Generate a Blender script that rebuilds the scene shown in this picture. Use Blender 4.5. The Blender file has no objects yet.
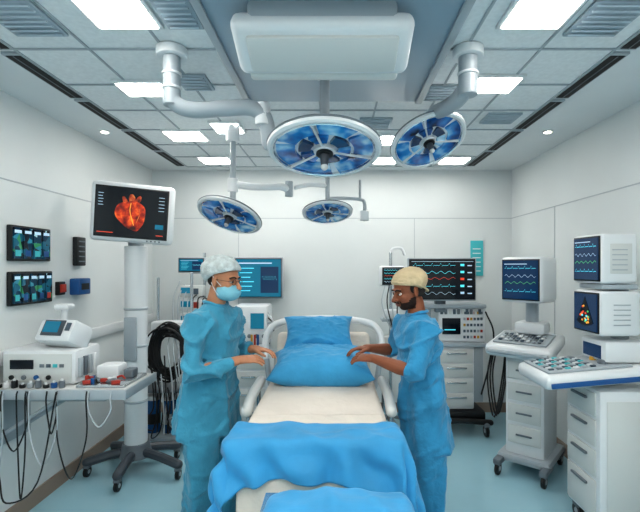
import bpy, bmesh, math, random
from mathutils import Vector, Matrix, noise
random.seed(4)
V=Vector
def lin(h):
    h=h.lstrip('#'); c=[int(h[i:i+2],16)/255 for i in (0,2,4)]
    return tuple(x/12.92 if x<=.04045 else ((x+.055)/1.055)**2.4 for x in c)+(1,)
def mat(name,col,rough=.5,metal=0,emit=0,noise_s=0,noise_a=0,bump=0,bump_s=30,trans=0,ecol=None,coat=0,sheen=0,bd=.02):
    m=bpy.data.materials.new(name); m.use_nodes=True; nt=m.node_tree; p=nt.nodes['Principled BSDF']
    c=lin(col); p.inputs['Base Color'].default_value=c; p.inputs['Roughness'].default_value=rough; p.inputs['Metallic'].default_value=metal
    if coat: p.inputs['Coat Weight'].default_value=coat
    if sheen: p.inputs['Sheen Weight'].default_value=sheen
    if trans: p.inputs['Transmission Weight'].default_value=trans
    if emit:
        p.inputs['Emission Color'].default_value=lin(ecol or col); p.inputs['Emission Strength'].default_value=emit
    if noise_a or bump:
        tc=nt.nodes.new('ShaderNodeTexCoord')
    if noise_a:
        n=nt.nodes.new('ShaderNodeTexNoise'); n.inputs['Scale'].default_value=noise_s; n.inputs['Detail'].default_value=5
        nt.links.new(tc.outputs['Object'],n.inputs['Vector'])
        r=nt.nodes.new('ShaderNodeValToRGB'); a=noise_a
        r.color_ramp.elements[0].position=.3; r.color_ramp.elements[1].position=.7
        r.color_ramp.elements[0].color=tuple(x*(1-a) for x in c[:3])+(1,); r.color_ramp.elements[1].color=tuple(min(1,x*(1+a)) for x in c[:3])+(1,)
        nt.links.new(n.outputs['Fac'],r.inputs['Fac']); nt.links.new(r.outputs['Color'],p.inputs['Base Color'])
    if bump:
        n2=nt.nodes.new('ShaderNodeTexNoise'); n2.inputs['Scale'].default_value=bump_s; n2.inputs['Detail'].default_value=4
        nt.links.new(tc.outputs['Object'],n2.inputs['Vector'])
        b=nt.nodes.new('ShaderNodeBump'); b.inputs['Strength'].default_value=bump; b.inputs['Distance'].default_value=bd
        nt.links.new(n2.outputs['Fac'],b.inputs['Height']); nt.links.new(b.outputs['Normal'],p.inputs['Normal'])
    return m
def ramp_mat(name,scale,stops,rough=.2,emit=0,detail=3,coat=0,tex='noise',interp='LINEAR'):
    m=bpy.data.materials.new(name); m.use_nodes=True; nt=m.node_tree; p=nt.nodes['Principled BSDF']
    p.inputs['Roughness'].default_value=rough; p.inputs['Coat Weight'].default_value=coat
    tc=nt.nodes.new('ShaderNodeTexCoord')
    if tex=='noise':
        n=nt.nodes.new('ShaderNodeTexNoise'); n.inputs['Detail'].default_value=detail; out=n.outputs['Fac']
    else:
        n=nt.nodes.new('ShaderNodeTexVoronoi'); sp=nt.nodes.new('ShaderNodeSeparateColor'); nt.links.new(n.outputs['Color'],sp.inputs[0]); out=sp.outputs[0]
    n.inputs['Scale'].default_value=scale; nt.links.new(tc.outputs['Object'],n.inputs['Vector'])
    r=nt.nodes.new('ShaderNodeValToRGB'); r.color_ramp.interpolation=interp
    el=r.color_ramp.elements
    while len(el)<len(stops): el.new(.5)
    for e,(pos,c) in zip(el,stops): e.position=pos
    for e,(pos,c) in zip(el,stops): e.color=lin(c)
    nt.links.new(out,r.inputs['Fac']); nt.links.new(r.outputs['Color'],p.inputs['Base Color'])
    if emit: nt.links.new(r.outputs['Color'],p.inputs['Emission Color']); p.inputs['Emission Strength'].default_value=emit
    return m
M={}
M['wall']=mat('wall_paint','#d9dedf',.5,noise_s=1.5,noise_a=.03)
M['seam']=mat('wall_seam','#b4bbc1',.6)
M['ceil']=mat('ceiling_paint','#e0e4e6',.7,noise_s=2,noise_a=.02)
M['tile']=mat('ceiling_tile','#e3e7e9',.8,noise_s=40,noise_a=.05)
M['tbar']=mat('ceiling_grid','#a5aeb5',.5)
M['floor']=mat('floor_vinyl','#a0c8d6',.13,noise_s=1.2,noise_a=.09,coat=.3)
M['base']=mat('baseboard_vinyl','#97867a',.5)
M['panel']=mat('light_panel','#ffffff',.5,emit=23,ecol='#fffaf2')
M['down']=mat('downlight','#ffffff',.5,emit=14,ecol='#fff4e0')
M['white']=mat('white_plastic','#dde1e4',.28,noise_s=3,noise_a=.02)
M['cream']=mat('cream_plastic','#cdd0cf',.35)
M['lgrey']=mat('light_grey_plastic','#a6afb6',.33)
M['plate']=mat('ceiling_plate','#8fa6b6',.35)
M['grey']=mat('mid_grey','#6c757d',.4)
M['dgrey']=mat('dark_grey','#454c54',.4)
M['dark']=mat('dark_plastic','#15181b',.4)
M['slot']=mat('vent_slot','#0d0f11',.6)
M['vent']=mat('vent_blue_grey','#a3b2bd',.4,metal=.15)
M['slat']=mat('vent_slat','#b9c6d0',.4)
M['steel']=mat('brushed_steel','#c3c8cc',.2,metal=.85)
M['chrome']=mat('chrome_rim','#dfe5ea',.12,metal=.9)
M['bluegl']=ramp_mat('lamp_blue_glass',8,[(.30,'#0a2748'),(.41,'#155a9e'),(.52,'#2b85c8'),(.61,'#8cc2e2'),(.74,'#e6f1f6')],rough=.08,detail=2,coat=.6,emit=.08)
M['bluedk']=mat('lamp_dark_glass','#143e68',.1,coat=.6)
M['reflector']=mat('lamp_reflector','#dde5ea',.2,metal=.1,emit=.06)
M['scrub']=mat('scrub_fabric','#4193b0',.85,noise_s=5,noise_a=.18,bump=.7,bump_s=11,sheen=.2,bd=.04)
M['scrub2']=mat('scrub_fabric_b','#338db9',.85,noise_s=5,noise_a=.18,bump=.7,bump_s=11,sheen=.2,bd=.04)
M['drape']=mat('surgical_drape','#3391c4',.7,noise_s=4,noise_a=.14,bump=.3,bump_s=7,sheen=.15,bd=.03)
M['pillow']=mat('pillow_fabric','#3c99c9',.75,noise_s=4,noise_a=.14,bump=.5,bump_s=9,sheen=.15,bd=.03)
M['sheet']=mat('bed_sheet','#d8d0c6',.85,noise_s=4,noise_a=.06,bump=.5,bump_s=6,bd=.04)
M['skinA']=mat('skin_a','#bd8565',.5,noise_s=20,noise_a=.06)
M['skinB']=mat('skin_b','#8a5238',.48,noise_s=20,noise_a=.06)
M['beard']=mat('beard_hair','#2e1b14',.8,noise_s=80,noise_a=.3)
M['hair']=mat('dark_hair','#1d1512',.7)
M['lip']=mat('lips','#8e5044',.45)
M['eye']=mat('eye_white','#dedad4',.2)
M['iris']=mat('iris','#1a100a',.2)
M['capA']=mat('bouffant_cap','#c0cacb',.8,noise_s=30,noise_a=.2,bump=.6,bump_s=50,bd=.03)
M['capB']=mat('surgical_cap','#c6b493',.85,noise_s=12,noise_a=.14,bump=.5,bump_s=25,bd=.03)
M['mask']=mat('face_mask','#86c2d4',.8,bump=.3,bump_s=40)
M['shoe']=mat('shoe_cover','#5aa2c8',.8)
M['scr']=mat('screen_dark','#05090f',.12,emit=.4,ecol='#0a1420')
M['scrT']=mat('screen_teal','#0b4a64',.12,emit=.55,ecol='#137a94')
M['scrB']=mat('screen_blue','#0c2038',.12,emit=.6,ecol='#14365a')
M['gT']=mat('trace_cyan','#4fc4d6',.4,emit=.7,ecol='#5fd8e8')
M['gG']=mat('trace_green','#56b86a',.4,emit=.5)
M['gR']=mat('trace_red','#d0482f',.4,emit=.6)
M['gY']=mat('trace_amber','#e09a3c',.4,emit=.7)
M['gW']=mat('trace_white','#a9c2d4',.4,emit=.5)
M['heart']=ramp_mat('heart_image',15,[(.32,'#2c0806'),(.43,'#7e180c'),(.54,'#c43c18'),(.65,'#e8802c'),(.8,'#ffc070')],rough=.4,emit=.45,detail=6)
M['artery']=ramp_mat('artery_image',20,[(.32,'#3c0c08'),(.52,'#a83a1e'),(.7,'#e09048')],rough=.4,emit=.4,detail=5)
M['red']=mat('red_plastic','#a8382c',.4); M['yel']=mat('yellow_plastic','#c99a3a',.4)
M['blu']=mat('blue_plastic','#1f568f',.35); M['teal']=mat('teal_panel','#43aeb6',.4,emit=.1)
M['xray']=ramp_mat('film_image',24,[(0,'#081a2a'),(.3,'#0f3850'),(.55,'#1c6078'),(.74,'#3a8aa0'),(.88,'#a8ccd6'),(.95,'#3c8f62')],rough=.2,emit=.12,tex='vor',interp='CONSTANT')
M['jar']=mat('canister_blue','#2b5f92',.15,coat=.5)
M['cable']=mat('black_cable','#17191c',.5); M['cablew']=mat('white_cable','#b5bcc2',.5)
M['blk']=mat('keypad','#4d5c69',.5)

def catmull(pts,n=6):
    pts=[V(p) for p in pts]
    if len(pts)<3: return pts
    P=[pts[0]*2-pts[1]]+pts+[pts[-1]*2-pts[-2]]; out=[]
    for i in range(1,len(P)-2):
        a,b,c,d=P[i-1:i+3]
        for k in range(n):
            t=k/n
            out.append(.5*((2*b)+(c-a)*t+(2*a-5*b+4*c-d)*t*t+(3*b-a-3*c+d)*t**3))
    out.append(pts[-1]); return out
def tube_bm(pts,rads,seg=16,up=None,cap=True):
    bm=bmesh.new(); pts=[V(p) for p in pts]; n=len(pts)
    if not isinstance(rads,(list,tuple)): rads=[rads]*n
    rads=[(r,r) if not isinstance(r,(list,tuple)) else r for r in rads]
    T=[]
    for i in range(n):
        t=(pts[min(i+1,n-1)]-pts[max(i-1,0)]); T.append(t.normalized() if t.length>1e-9 else V((0,0,1)))
    u=V(up) if up else (V((0,0,1)) if abs(T[0].z)<.9 else V((1,0,0)))
    rings=[]; st=[]
    for i in range(n):
        t=T[i]; uu=u-t*u.dot(t)
        if uu.length<1e-4: uu=t.orthogonal()
        uu.normalize(); s=uu.cross(t).normalized()
        if not up: u=uu
        st.append((pts[i],t,s,uu,rads[i]))
    seq=[]
    if cap:
        p,t,s,q,r=st[0]; m=min(r)
        for a in (75,50,25): a=math.radians(a); seq.append((p-t*m*math.sin(a),s,q,(r[0]*math.cos(a),r[1]*math.cos(a))))
    for p,t,s,q,r in st: seq.append((p,s,q,r))
    if cap:
        p,t,s,q,r=st[-1]; m=min(r)
        for a in (25,50,75): a=math.radians(a); seq.append((p+t*m*math.sin(a),s,q,(r[0]*math.cos(a),r[1]*math.cos(a))))
    for p,s,q,r in seq:
        rings.append([bm.verts.new(p+s*r[0]*math.cos(2*math.pi*k/seg)+q*r[1]*math.sin(2*math.pi*k/seg)) for k in range(seg)])
    for a,b in zip(rings,rings[1:]):
        for k in range(seg): bm.faces.new((a[k],a[(k+1)%seg],b[(k+1)%seg],b[k]))
    bm.faces.new(rings[0][::-1]); bm.faces.new(rings[-1])
    bmesh.ops.recalc_face_normals(bm,faces=bm.faces)
    return bm
def rotm(r): return Matrix.Rotation(math.radians(r[2]),4,'Z')@Matrix.Rotation(math.radians(r[1]),4,'Y')@Matrix.Rotation(math.radians(r[0]),4,'X')
class B:
    def __init__(s,name): s.name=name; s.bm=bmesh.new(); s.mats=[]; s.M=Matrix()
    def add(s,bm,m,X=None):
        m=M[m]
        if m not in s.mats: s.mats.append(m)
        i=s.mats.index(m)
        bm.transform(s.M@(X or Matrix()))
        for f in bm.faces: f.material_index=i; f.smooth=True
        me=bpy.data.meshes.new('t'); bm.to_mesh(me); bm.free(); s.bm.from_mesh(me); bpy.data.meshes.remove(me)
    def box(s,c,sz,m,bev=.006,rot=(0,0,0),seg=2):
        bm=bmesh.new(); bmesh.ops.create_cube(bm,size=1); bmesh.ops.scale(bm,vec=sz,verts=bm.verts)
        bev=min(bev,min(sz)*.45)
        if bev>0: bmesh.ops.bevel(bm,geom=bm.edges[:],offset=bev,segments=seg,affect='EDGES',profile=.5)
        s.add(bm,m,Matrix.Translation(c)@rotm(rot))
    def bx(s,a,b,m,bev=.006):
        s.box([(a[i]+b[i])/2 for i in range(3)],[abs(b[i]-a[i]) for i in range(3)],m,bev)
    def cyl(s,a,b,r,m,r2=None,seg=24):
        a=V(a);b=V(b);d=b-a; bm=bmesh.new()
        bmesh.ops.create_cone(bm,cap_ends=True,segments=seg,radius1=r,radius2=r if r2 is None else r2,depth=d.length)
        if seg>=16:
            es=[e for e in bm.edges if len(e.link_faces)==2 and any(len(f.verts)>4 for f in e.link_faces)]
            bmesh.ops.bevel(bm,geom=es,offset=min(.004,r*.2,d.length*.2),segments=1,affect='EDGES')
        s.add(bm,m,Matrix.Translation((a+b)/2)@d.to_track_quat('Z','Y').to_matrix().to_4x4())
    def ell(s,c,r,m,rot=(0,0,0),u=20,v=14):
        bm=bmesh.new(); bmesh.ops.create_uvsphere(bm,u_segments=u,v_segments=v,radius=1)
        if not isinstance(r,(list,tuple)): r=(r,r,r)
        s.add(bm,m,Matrix.Translation(c)@rotm(rot)@Matrix.Diagonal((*r,1)))
    def path(s,pts,r,m,n=6,seg=10,smooth=True):
        s.add(tube_bm(catmull(pts,n) if smooth else pts,r,seg),m)
    def lathe(s,prof,m,X=None,seg=48):
        bm=bmesh.new(); rings=[]
        for r,z in prof:
            rings.append([bm.verts.new((r*math.cos(2*math.pi*k/seg),r*math.sin(2*math.pi*k/seg),z)) for k in range(seg)] if r>1e-6 else [bm.verts.new((0,0,z))])
        for a,b in zip(rings,rings[1:]):
            for k in range(seg):
                k2=(k+1)%seg
                q=[a[k%len(a)],a[k2%len(a)],b[k2%len(b)],b[k%len(b)]]
                q2=[]; [q2.append(x) for x in q if x not in q2]
                if len(q2)>2: bm.faces.new(q2)
        bmesh.ops.recalc_face_normals(bm,faces=bm.faces)
        s.add(bm,m,X)
    def poly(s,pts,th,m,X=None):
        bm=bmesh.new(); a=[bm.verts.new((p[0],0,p[1])) for p in pts]; b=[bm.verts.new((p[0],-th,p[1])) for p in pts]
        bm.faces.new(a); bm.faces.new(b[::-1]); n=len(a)
        for k in range(n): bm.faces.new((a[k],b[k],b[(k+1)%n],a[(k+1)%n]))
        bmesh.ops.recalc_face_normals(bm,faces=bm.faces); s.add(bm,m,X)
    def done(s,ang=35,parent=None):
        for e in s.bm.edges:
            if len(e.link_faces)==2 and e.calc_face_angle(0)>math.radians(ang): e.smooth=False
        co=[v.co for v in s.bm.verts]
        lo=V([min(c[i] for c in co) for i in range(3)]); hi=V([max(c[i] for c in co) for i in range(3)])
        o=V(((lo.x+hi.x)/2,(lo.y+hi.y)/2,lo.z))
        bmesh.ops.translate(s.bm,vec=-o,verts=s.bm.verts)
        me=bpy.data.meshes.new(s.name); s.bm.to_mesh(me); s.bm.free()
        for m in s.mats: me.materials.append(m)
        ob=bpy.data.objects.new(s.name,me); ob.location=o; bpy.context.collection.objects.link(ob)
        if parent: ob.parent=parent
        return ob

# ---------------- room ----------------
XL,XR,YB,YF,ZC=-2.08,2.01,4.86,-1.7,2.75
def slab(name,a,b,m):
    q=B(name); q.bx(a,b,m,0); return q.done()
slab('floor',(XL-.1,YF-.1,-.1),(XR+.1,YB+.1,0),'floor')
slab('wall_back',(XL-.1,YB,0),(XR+.1,YB+.1,ZC),'wall')
slab('wall_left',(XL-.1,YF,0),(XL,YB,ZC),'wall')
slab('wall_right',(XR,YF,0),(XR+.1,YB,ZC),'wall')
slab('wall_front',(XL-.1,YF-.1,0),(XR+.1,YF,ZC),'wall')
slab('baseboard_back',(XL,YB-.012,0),(XR,YB,.11),'base')
slab('baseboard_left',(XL,YF,0),(XL+.012,YB-.012,.11),'base')
slab('baseboard_right',(XR-.012,YF,0),(XR,YB-.012,.11),'base')
q=B('ceiling'); q.bx((XL-.1,YF-.1,ZC),(XR+.1,YB+.1,ZC+.1),'ceil',0)
gx0,gx1,gy0,gy1=-1.6,1.4,-1.2,4.62
q.bx((gx0,gy0,ZC-.012),(gx1,gy1,ZC+.01),'tile',0)
nx=8; dx=(gx1-gx0)/nx
for i in range(nx+1):
    x=gx0+i*dx; q.bx((x-.006,gy0,ZC-.018),(x+.006,gy1,ZC),'tbar',0)
ny=14; dy=(gy1-gy0)/ny
for j in range(ny+1):
    y=gy0+j*dy; q.bx((gx0,y-.006,ZC-.019),(gx1,y+.006,ZC),'tbar',0)
q.done()
def fixture(x,y,hw,hy):
    q=B('ceiling_light_panel')
    q.bx((x-hw-.02,y-hy-.02,ZC-.03),(x+hw+.02,y+hy+.02,ZC-.013),'white',.003)
    q.bx((x-hw,y-hy,ZC-.034),(x+hw,y+hy,ZC-.029),'panel',0); q.done()
for a in [(-.92,1.80,.13,.11),(.87,1.80,.125,.11),(-1.15,2.58,.13,.09),(.94,2.52,.12,.10),(-1.22,3.5,.14,.12),(-.83,3.3,.10,.11),(.5,3.62,.13,.12),(-1.2,4.3,.14,.11),(-.45,4.3,.14,.11),(.48,4.3,.14,.11),(1.2,4.3,.13,.11)]:
    fixture(*a)
for y in (-.8,0.0,.8):  # unseen panels above and behind the camera, added as fill light
    for x in (-1.22,-.45,.3,1.05): fixture(x,y,.15,.14)
def diff(x,y,hw,hy):
    q=B('air_diffuser')
    q.bx((x-hw,y-hy,ZC-.028),(x+hw,y+hy,ZC-.013),'vent',.003)
    n=int(hy*2/.035)
    for k in range(n):
        yy=y-hy+.02+k*(2*hy-.04)/(n-1); q.box((x,yy,ZC-.031),(2*hw-.03,.014,.008),'slat',.001,rot=(30,0,0))
    q.done()
for a in [(-.67,1.82,.08,.11),(1.18,1.86,.12,.13),(-1.36,1.86,.12,.13),(-.82,2.5,.09,.1),(.66,2.66,.1,.1),(1.2,3.1,.12,.1),(.3,3.2,.12,.1)]: diff(*a)
for sx in (gx0-.055,gx1+.055):
    for k in range(9):
        y0=-.9+k*.615
        q=B('linear_air_vent'); q.bx((sx-.05,y0,ZC-.014),(sx+.05,y0+.58,ZC),'lgrey',.002)
        q.bx((sx-.038,y0+.02,ZC-.017),(sx+.038,y0+.56,ZC-.013),'slot',0)
        q.bx((sx-.002,y0+.02,ZC-.02),(sx+.002,y0+.56,ZC-.014),'grey',0)
        q.done()
for x,y in [(-1.86,3.45),(1.72,3.45),(-1.86,1.6),(1.72,1.6)]:
    q=B('ceiling_downlight'); q.cyl((x,y,ZC-.012),(x,y,ZC),.042,'white'); q.cyl((x,y,ZC-.015),(x,y,ZC-.01),.026,'down'); q.done()
n=0
def trim(a,b,m='seam'):
    global n; n+=1; slab('trim_%d'%n,a,b,m)
trim((XL,YF,2.2),(XL+.004,YB,2.208)); trim((XR-.004,YF,2.2),(XR,YB,2.208)); trim((XL,YB-.004,2.2),(XR,YB,2.208))
for x in (-1.1,.9): trim((x,YB-.004,.11),(x+.006,YB,2.2))
for y in (3.9,): trim((XR-.004,y,.11),(XR,y+.006,2.2))
q=B('wall_bumper_rail'); q.bx((XL,YF,1.04),(XL+.035,YB-.01,1.13),'white',.012); q.done()
q=B('ceiling_service_canopy')
q.bx((-.58,.9,ZC-.05),(.56,2.72,ZC-.021),'plate',.01)
for s in (-1,1): q.bx((-.01+s*.54-.02,.9,ZC-.065),(-.01+s*.54+.02,2.72,ZC-.05),'lgrey',.006)
q.box((-.05,1.80,2.588),(.74,.26,.09),'white',.04,rot=(-24,0,0),seg=4)
q.box((-.05,1.79,2.548),(.62,.17,.04),'cream',.012,rot=(-24,0,0),seg=2)
q.box((-.05,1.925,2.53),(.66,.05,.07),'cream',.02,rot=(-15,0,0),seg=3)
q.bx((-.35,1.68,2.6),(.25,1.92,ZC-.04),'lgrey',.02)
q.bx((-.46,1.2,ZC-.075),(.36,1.55,ZC-.05),'lgrey',.01)
q.done()
# ---------------- surgical lights ----------------
def lamp_head(q,c,R,tx,ty):
    X=Matrix.Translation(c)@Matrix.Rotation(math.radians(ty),4,'Y')@Matrix.Rotation(math.radians(tx),4,'X')
    h=R*.22
    q.lathe([(0,h*1.25),(R*.25,h*1.22),(R*.5,h*1.0),(R*.8,h*.62),(R*.96,h*.25),(R,-.0),(R*.995,-h*.3),(R*.95,-h*.42),(R*.90,-h*.36),(R*.875,-h*.12),(R*.87,-h*.08)],'white',X)
    q.lathe([(R*.875,-h*.1),(R*.6,h*.05),(0,h*.1)],'reflector',X)
    q.lathe([(R*.90,-h*.37),(R*.885,-h*.44),(R*.87,-h*.36),(R*.87,-h*.1)],'chrome',X)
    q.lathe([(R*1.0,h*.12),(R*1.012,h*.02),(R*1.0,-h*.08)],'grey',X)
    q.lathe([(R*.2,h*1.25),(R*.2,h*1.7),(R*.12,h*1.9),(0,h*1.95)],'lgrey',X)
    old=q.M; q.M=old@X
    def sector(r0,r1,a0,a1,z,th,m):
        bm=bmesh.new(); N=10; top=[];bot=[]
        for zz,L in ((z,top),(z-th,bot)):
            for k in range(N+1):
                a=a0+(a1-a0)*k/N; L.append((bm.verts.new((r0*math.cos(a),r0*math.sin(a),zz)),bm.verts.new((r1*math.cos(a),r1*math.sin(a),zz))))
        for k in range(N):
            for L in (top,bot): bm.faces.new((L[k][0],L[k][1],L[k+1][1],L[k+1][0]))
            for s in (0,1): bm.faces.new((top[k][s],top[k+1][s],bot[k+1][s],bot[k][s]))
        for k in (0,N): bm.faces.new((top[k][0],top[k][1],bot[k][1],bot[k][0]))
        bmesh.ops.recalc_face_normals(bm,faces=bm.faces); q.add(bm,m)
    S=6
    for k in range(S):
        g=2*math.pi/S; a=g*k+.3
        sector(R*.52,R*.85,a+.08,a+g-.08,h*.1,h*.3,'bluegl')
        sector(R*.24,R*.46,a+g*.5+.12,a+g*1.5-.12,h*.1,h*.3,'bluegl' if k%2 else 'bluedk')
    for k in range(3):
        a=2*math.pi*k/3+.3; q.cyl((R*.15*math.cos(a),R*.15*math.sin(a),-h*.24),(R*.88*math.cos(a),R*.88*math.sin(a),-h*.24),R*.022,'white',seg=12)
    q.cyl((0,0,h*.1),(0,0,-h*.4),R*.19,'white'); q.cyl((0,0,-h*.4),(0,0,-h*.6),R*.15,'dark')
    q.cyl((0,0,-h*.6),(0,0,-h*1.6),R*.085,'dgrey',R*.06); q.ell((0,0,-h*1.6),R*.065,'cream')
    q.M=old
q=B('surgical_light'); lamp_head(q,(-.055,2.25,2.275),.30,-14,0)
q.cyl((-.055,2.27,2.34),(-.055,2.27,2.695),.026,'lgrey'); q.cyl((-.055,2.27,2.66),(-.055,2.27,2.695),.06,'white')
q.ell((-.055,2.27,2.37),(.06,.06,.04),'white')
q.done()
q=B('ceiling_boom_arm')
q.cyl((-.81,2.12,2.69),(-.81,2.12,2.735),.075,'white'); q.cyl((-.81,2.12,2.45),(-.81,2.12,2.70),.042,'lgrey')
q.path([(-.81,2.12,2.56),(-.81,2.12,2.50),(-.78,2.13,2.455),(-.70,2.15,2.44),(-.55,2.18,2.46),(-.44,2.2,2.47),(-.375,2.22,2.44),(-.352,2.24,2.37),(-.345,2.25,2.30)],[.040]*49,'lgrey',seg=20)
q.cyl((-.375,2.22,2.385),(-.375,2.22,2.5),.040,'white')
for p in ((-.81,2.12,2.6),(-.81,2.12,2.53)): q.cyl(p,(p[0],p[1],p[2]+.012),.048,'white')
q.done()
q=B('surgical_light.001'); lamp_head(q,(.565,2.6,2.42),.235,-26,-14)
q.cyl((.66,2.12,2.69),(.66,2.12,2.735),.075,'white'); q.cyl((.66,2.12,2.50),(.66,2.12,2.7),.046,'lgrey')
q.path([(.66,2.12,2.60),(.655,2.13,2.55),(.63,2.2,2.51),(.60,2.35,2.52),(.58,2.5,2.55),(.572,2.6,2.53),(.57,2.62,2.46)],[.042]*37,'lgrey',seg=20)
q.cyl((.66,2.12,2.6),(.66,2.12,2.612),.053,'white')
q.done()
q=B('surgical_light.002'); lamp_head(q,(-.787,3.2,2.04),.245,-24,14)
q.cyl((-.775,3.24,2.1),(-.775,3.24,2.735),.022,'lgrey'); q.cyl((-.775,3.24,2.6),(-.775,3.24,2.735),.05,'white')
q.cyl((-.775,3.24,2.22),(-.775,3.24,2.32),.04,'white')
q.path([(-.775,3.24,2.28),(-.6,3.26,2.26),(-.42,3.3,2.27),(-.36,3.34,2.25)],.028,'white'); q.cyl((-.36,3.34,2.2),(-.36,3.34,2.32),.032,'lgrey')
q.done()
q=B('surgical_light.003'); lamp_head(q,(-.06,3.4,2.09),.20,-18,-3)
q.cyl((-.06,3.42,2.13),(-.06,3.42,2.735),.018,'lgrey'); q.cyl((-.06,3.42,2.62),(-.06,3.42,2.735),.045,'white')
q.path([(-.06,3.42,2.2),(.08,3.42,2.2),(.2,3.42,2.19),(.235,3.42,2.16),(.235,3.42,2.03)],.014,'lgrey'); q.bx((.2,3.4,2.02),(.27,3.44,2.1),'white')
q.path([(.2,3.42,2.19),(.2,3.42,2.34)],.01,'lgrey')
q.path([(-.06,3.42,2.3),(-.2,3.42,2.31),(-.31,3.38,2.28)],.018,'white')
q.done()

# ---------------- monitors ----------------
def wave(q,x0,x1,z,amp,m,kind=0,w=.004,y=0):
    pts=[];N=60
    for i in range(N+1):
        t=i/N; x=x0+(x1-x0)*t; ph=(t*5)%1
        if kind==0: a=(1 if abs(ph-.3)<.06 else (-.35 if abs(ph-.4)<.05 else 0))
        elif kind==1: a=math.sin(t*31)*.6
        else: a=abs(math.sin(t*15))**2
        pts.append((x,z+a*amp))
    bm=bmesh.new(); 
    for i in range(N):
        (xa,za),(xb,zb)=pts[i],pts[i+1]
        vs=[bm.verts.new(p) for p in ((xa,y,za-w/2),(xb,y,zb-w/2),(xb,y,zb+w/2),(xa,y,za+w/2))]; bm.faces.new(vs)
    q.add(bm,m)
def screen(q,w,h,y,kind,cx=0,cz=0):
    base={'heart':'scr','wave':'scr','teal':'scrT','blue':'scrB','echo':'scrB'}[kind]
    q.box((cx,y,cz),(w,.004,h),base,0); y2=y-.0035
    R=lambda x0,z0,x1,z1,m: q.box((cx+(x0+x1)/2*w,y2,cz+(z0+z1)/2*h),(abs(x1-x0)*w,.002,abs(z1-z0)*h),m,0)
    if kind=='heart':
        def blob(ox,oz,rx,rz,rot,m,k1,yy,egg=0):
            pts=[]
            for k in range(36):
                t=2*math.pi*k/36; r=1+.05*math.cos(2*t+k1)+.03*math.sin(3*t+k1)+.02*math.sin(7*t)
                a=r*rx*math.cos(t)*(1+egg*math.sin(t)); b=r*rz*math.sin(t)
                pts.append((cx+h*(ox+a*math.cos(rot)-b*math.sin(rot)),cz+h*(oz+a*math.sin(rot)+b*math.cos(rot))))
            q.poly(pts,.002,m,Matrix.Translation((0,yy,0)))
        blob(.0,.27,.06,.13,.15,'artery',0,y-.001); blob(.11,.26,.045,.12,-.5,'artery',1,y-.001); blob(-.13,.22,.045,.12,.35,'artery',2,y-.001)
        blob(.0,-.06,.27,.33,.35,'heart',.6,y-.002,.28)
        q.path([(cx-.02*h,y-.006,cz+.2*h),(cx-.03*h,y-.006,cz+.02*h),(cx+.05*h,y-.006,cz-.25*h)],.003,'gY')
        q.path([(cx+.12*h,y-.006,cz+.16*h),(cx+.16*h,y-.006,cz),(cx+.1*h,y-.006,cz-.2*h)],.0025,'artery')
        for k in range(5): R(-.47,.36-.06*k,-.40-.01*(k%2),.372-.06*k,'gW'); R(.38,.36-.07*k,.46,.372-.07*k,'gW')
        R(-.47,-.44,-.25,-.425,'gR'); R(.34,-.3,.46,-.2,'scrT'); R(.36,-.44,.46,-.425,'gR')
    elif kind=='wave':
        for k,(m,kk) in enumerate((('gT',0),('gT',1),('gR',2),('gT',0),('gW',1))):
            wave(q,cx-.46*w,cx+.2*w,cz+h*(.36-.18*k),h*.05,m,kk,.003,y2)
            R(.28,.34-.18*k,.34,.40-.18*k,m); R(.39,.34-.18*k,.46,.37-.18*k,'gW')
        R(-.48,.455,.48,.465,'gW')
    elif kind=='teal':
        R(-.45,.38,.3,.41,'gW'); R(.05,-.4,.45,.3,'scrB')
        for k in range(6): R(-.42,.25-.12*k,-.1-.04*(k%3),.27-.12*k,'gT')
        wave(q,cx+.08*w,cx+.42*w,cz,h*.08,'gT',1,.003,y2-.002)
    elif kind=='blue':
        for k in range(4): wave(q,cx-.44*w,cx+.44*w,cz+h*(.3-.2*k),h*.05,('gT','gW','gG','gT')[k],k%3,.003,y2)
        R(-.45,.4,.2,.42,'gW')
    elif kind=='echo':
        pts=[(cx,cz+.42*h)]+[(cx+math.sin(a)*.75*h,cz+.42*h-math.cos(a)*.8*h) for a in [(-.5+i/10) for i in range(11)]]
        q.poly(pts,.002,'scr',Matrix.Translation((0,y-.002,0)))
        for i in range(22):
            a=random.uniform(-.42,.42); r=random.uniform(.25,.72); q.ell((cx+math.sin(a)*r*h,y-.005,cz+.42*h-math.cos(a)*r*h),(h*.04,.002,h*.03),random.choice(['gY','gR','gT','gY','gG']),u=10,v=6)
def monitor(q,w,h,d,kind,bez=.03,m='white',sw=None,cx=0,bev=.02):
    q.box((0,0,0),(w,d,h),m,bev,seg=3)
    s=sw or (w-2*bez); q.box((cx,-d/2-.001,0),(s+.02,.008,h-2*bez+.02),'dark',.003)
    screen(q,s,h-2*bez,-d/2-.007,kind,cx)
def at(x,y,z,rz=0,rx=0,ry=0): return Matrix.Translation((x,y,z))@rotm((rx,ry,rz))
def caster(q,x,y,r=.04):
    q.cyl((x-.014,y,r),(x+.014,y,r),r,'dark'); q.cyl((x-.018,y,r),(x+.018,y,r),r*.4,'lgrey'); q.cyl((x,y,r),(x,y,r*2.3),r*.3,'grey',seg=16); q.box((x,y,r*1.9),(.045,r*1.3,r*.6),'grey',.006)

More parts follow.
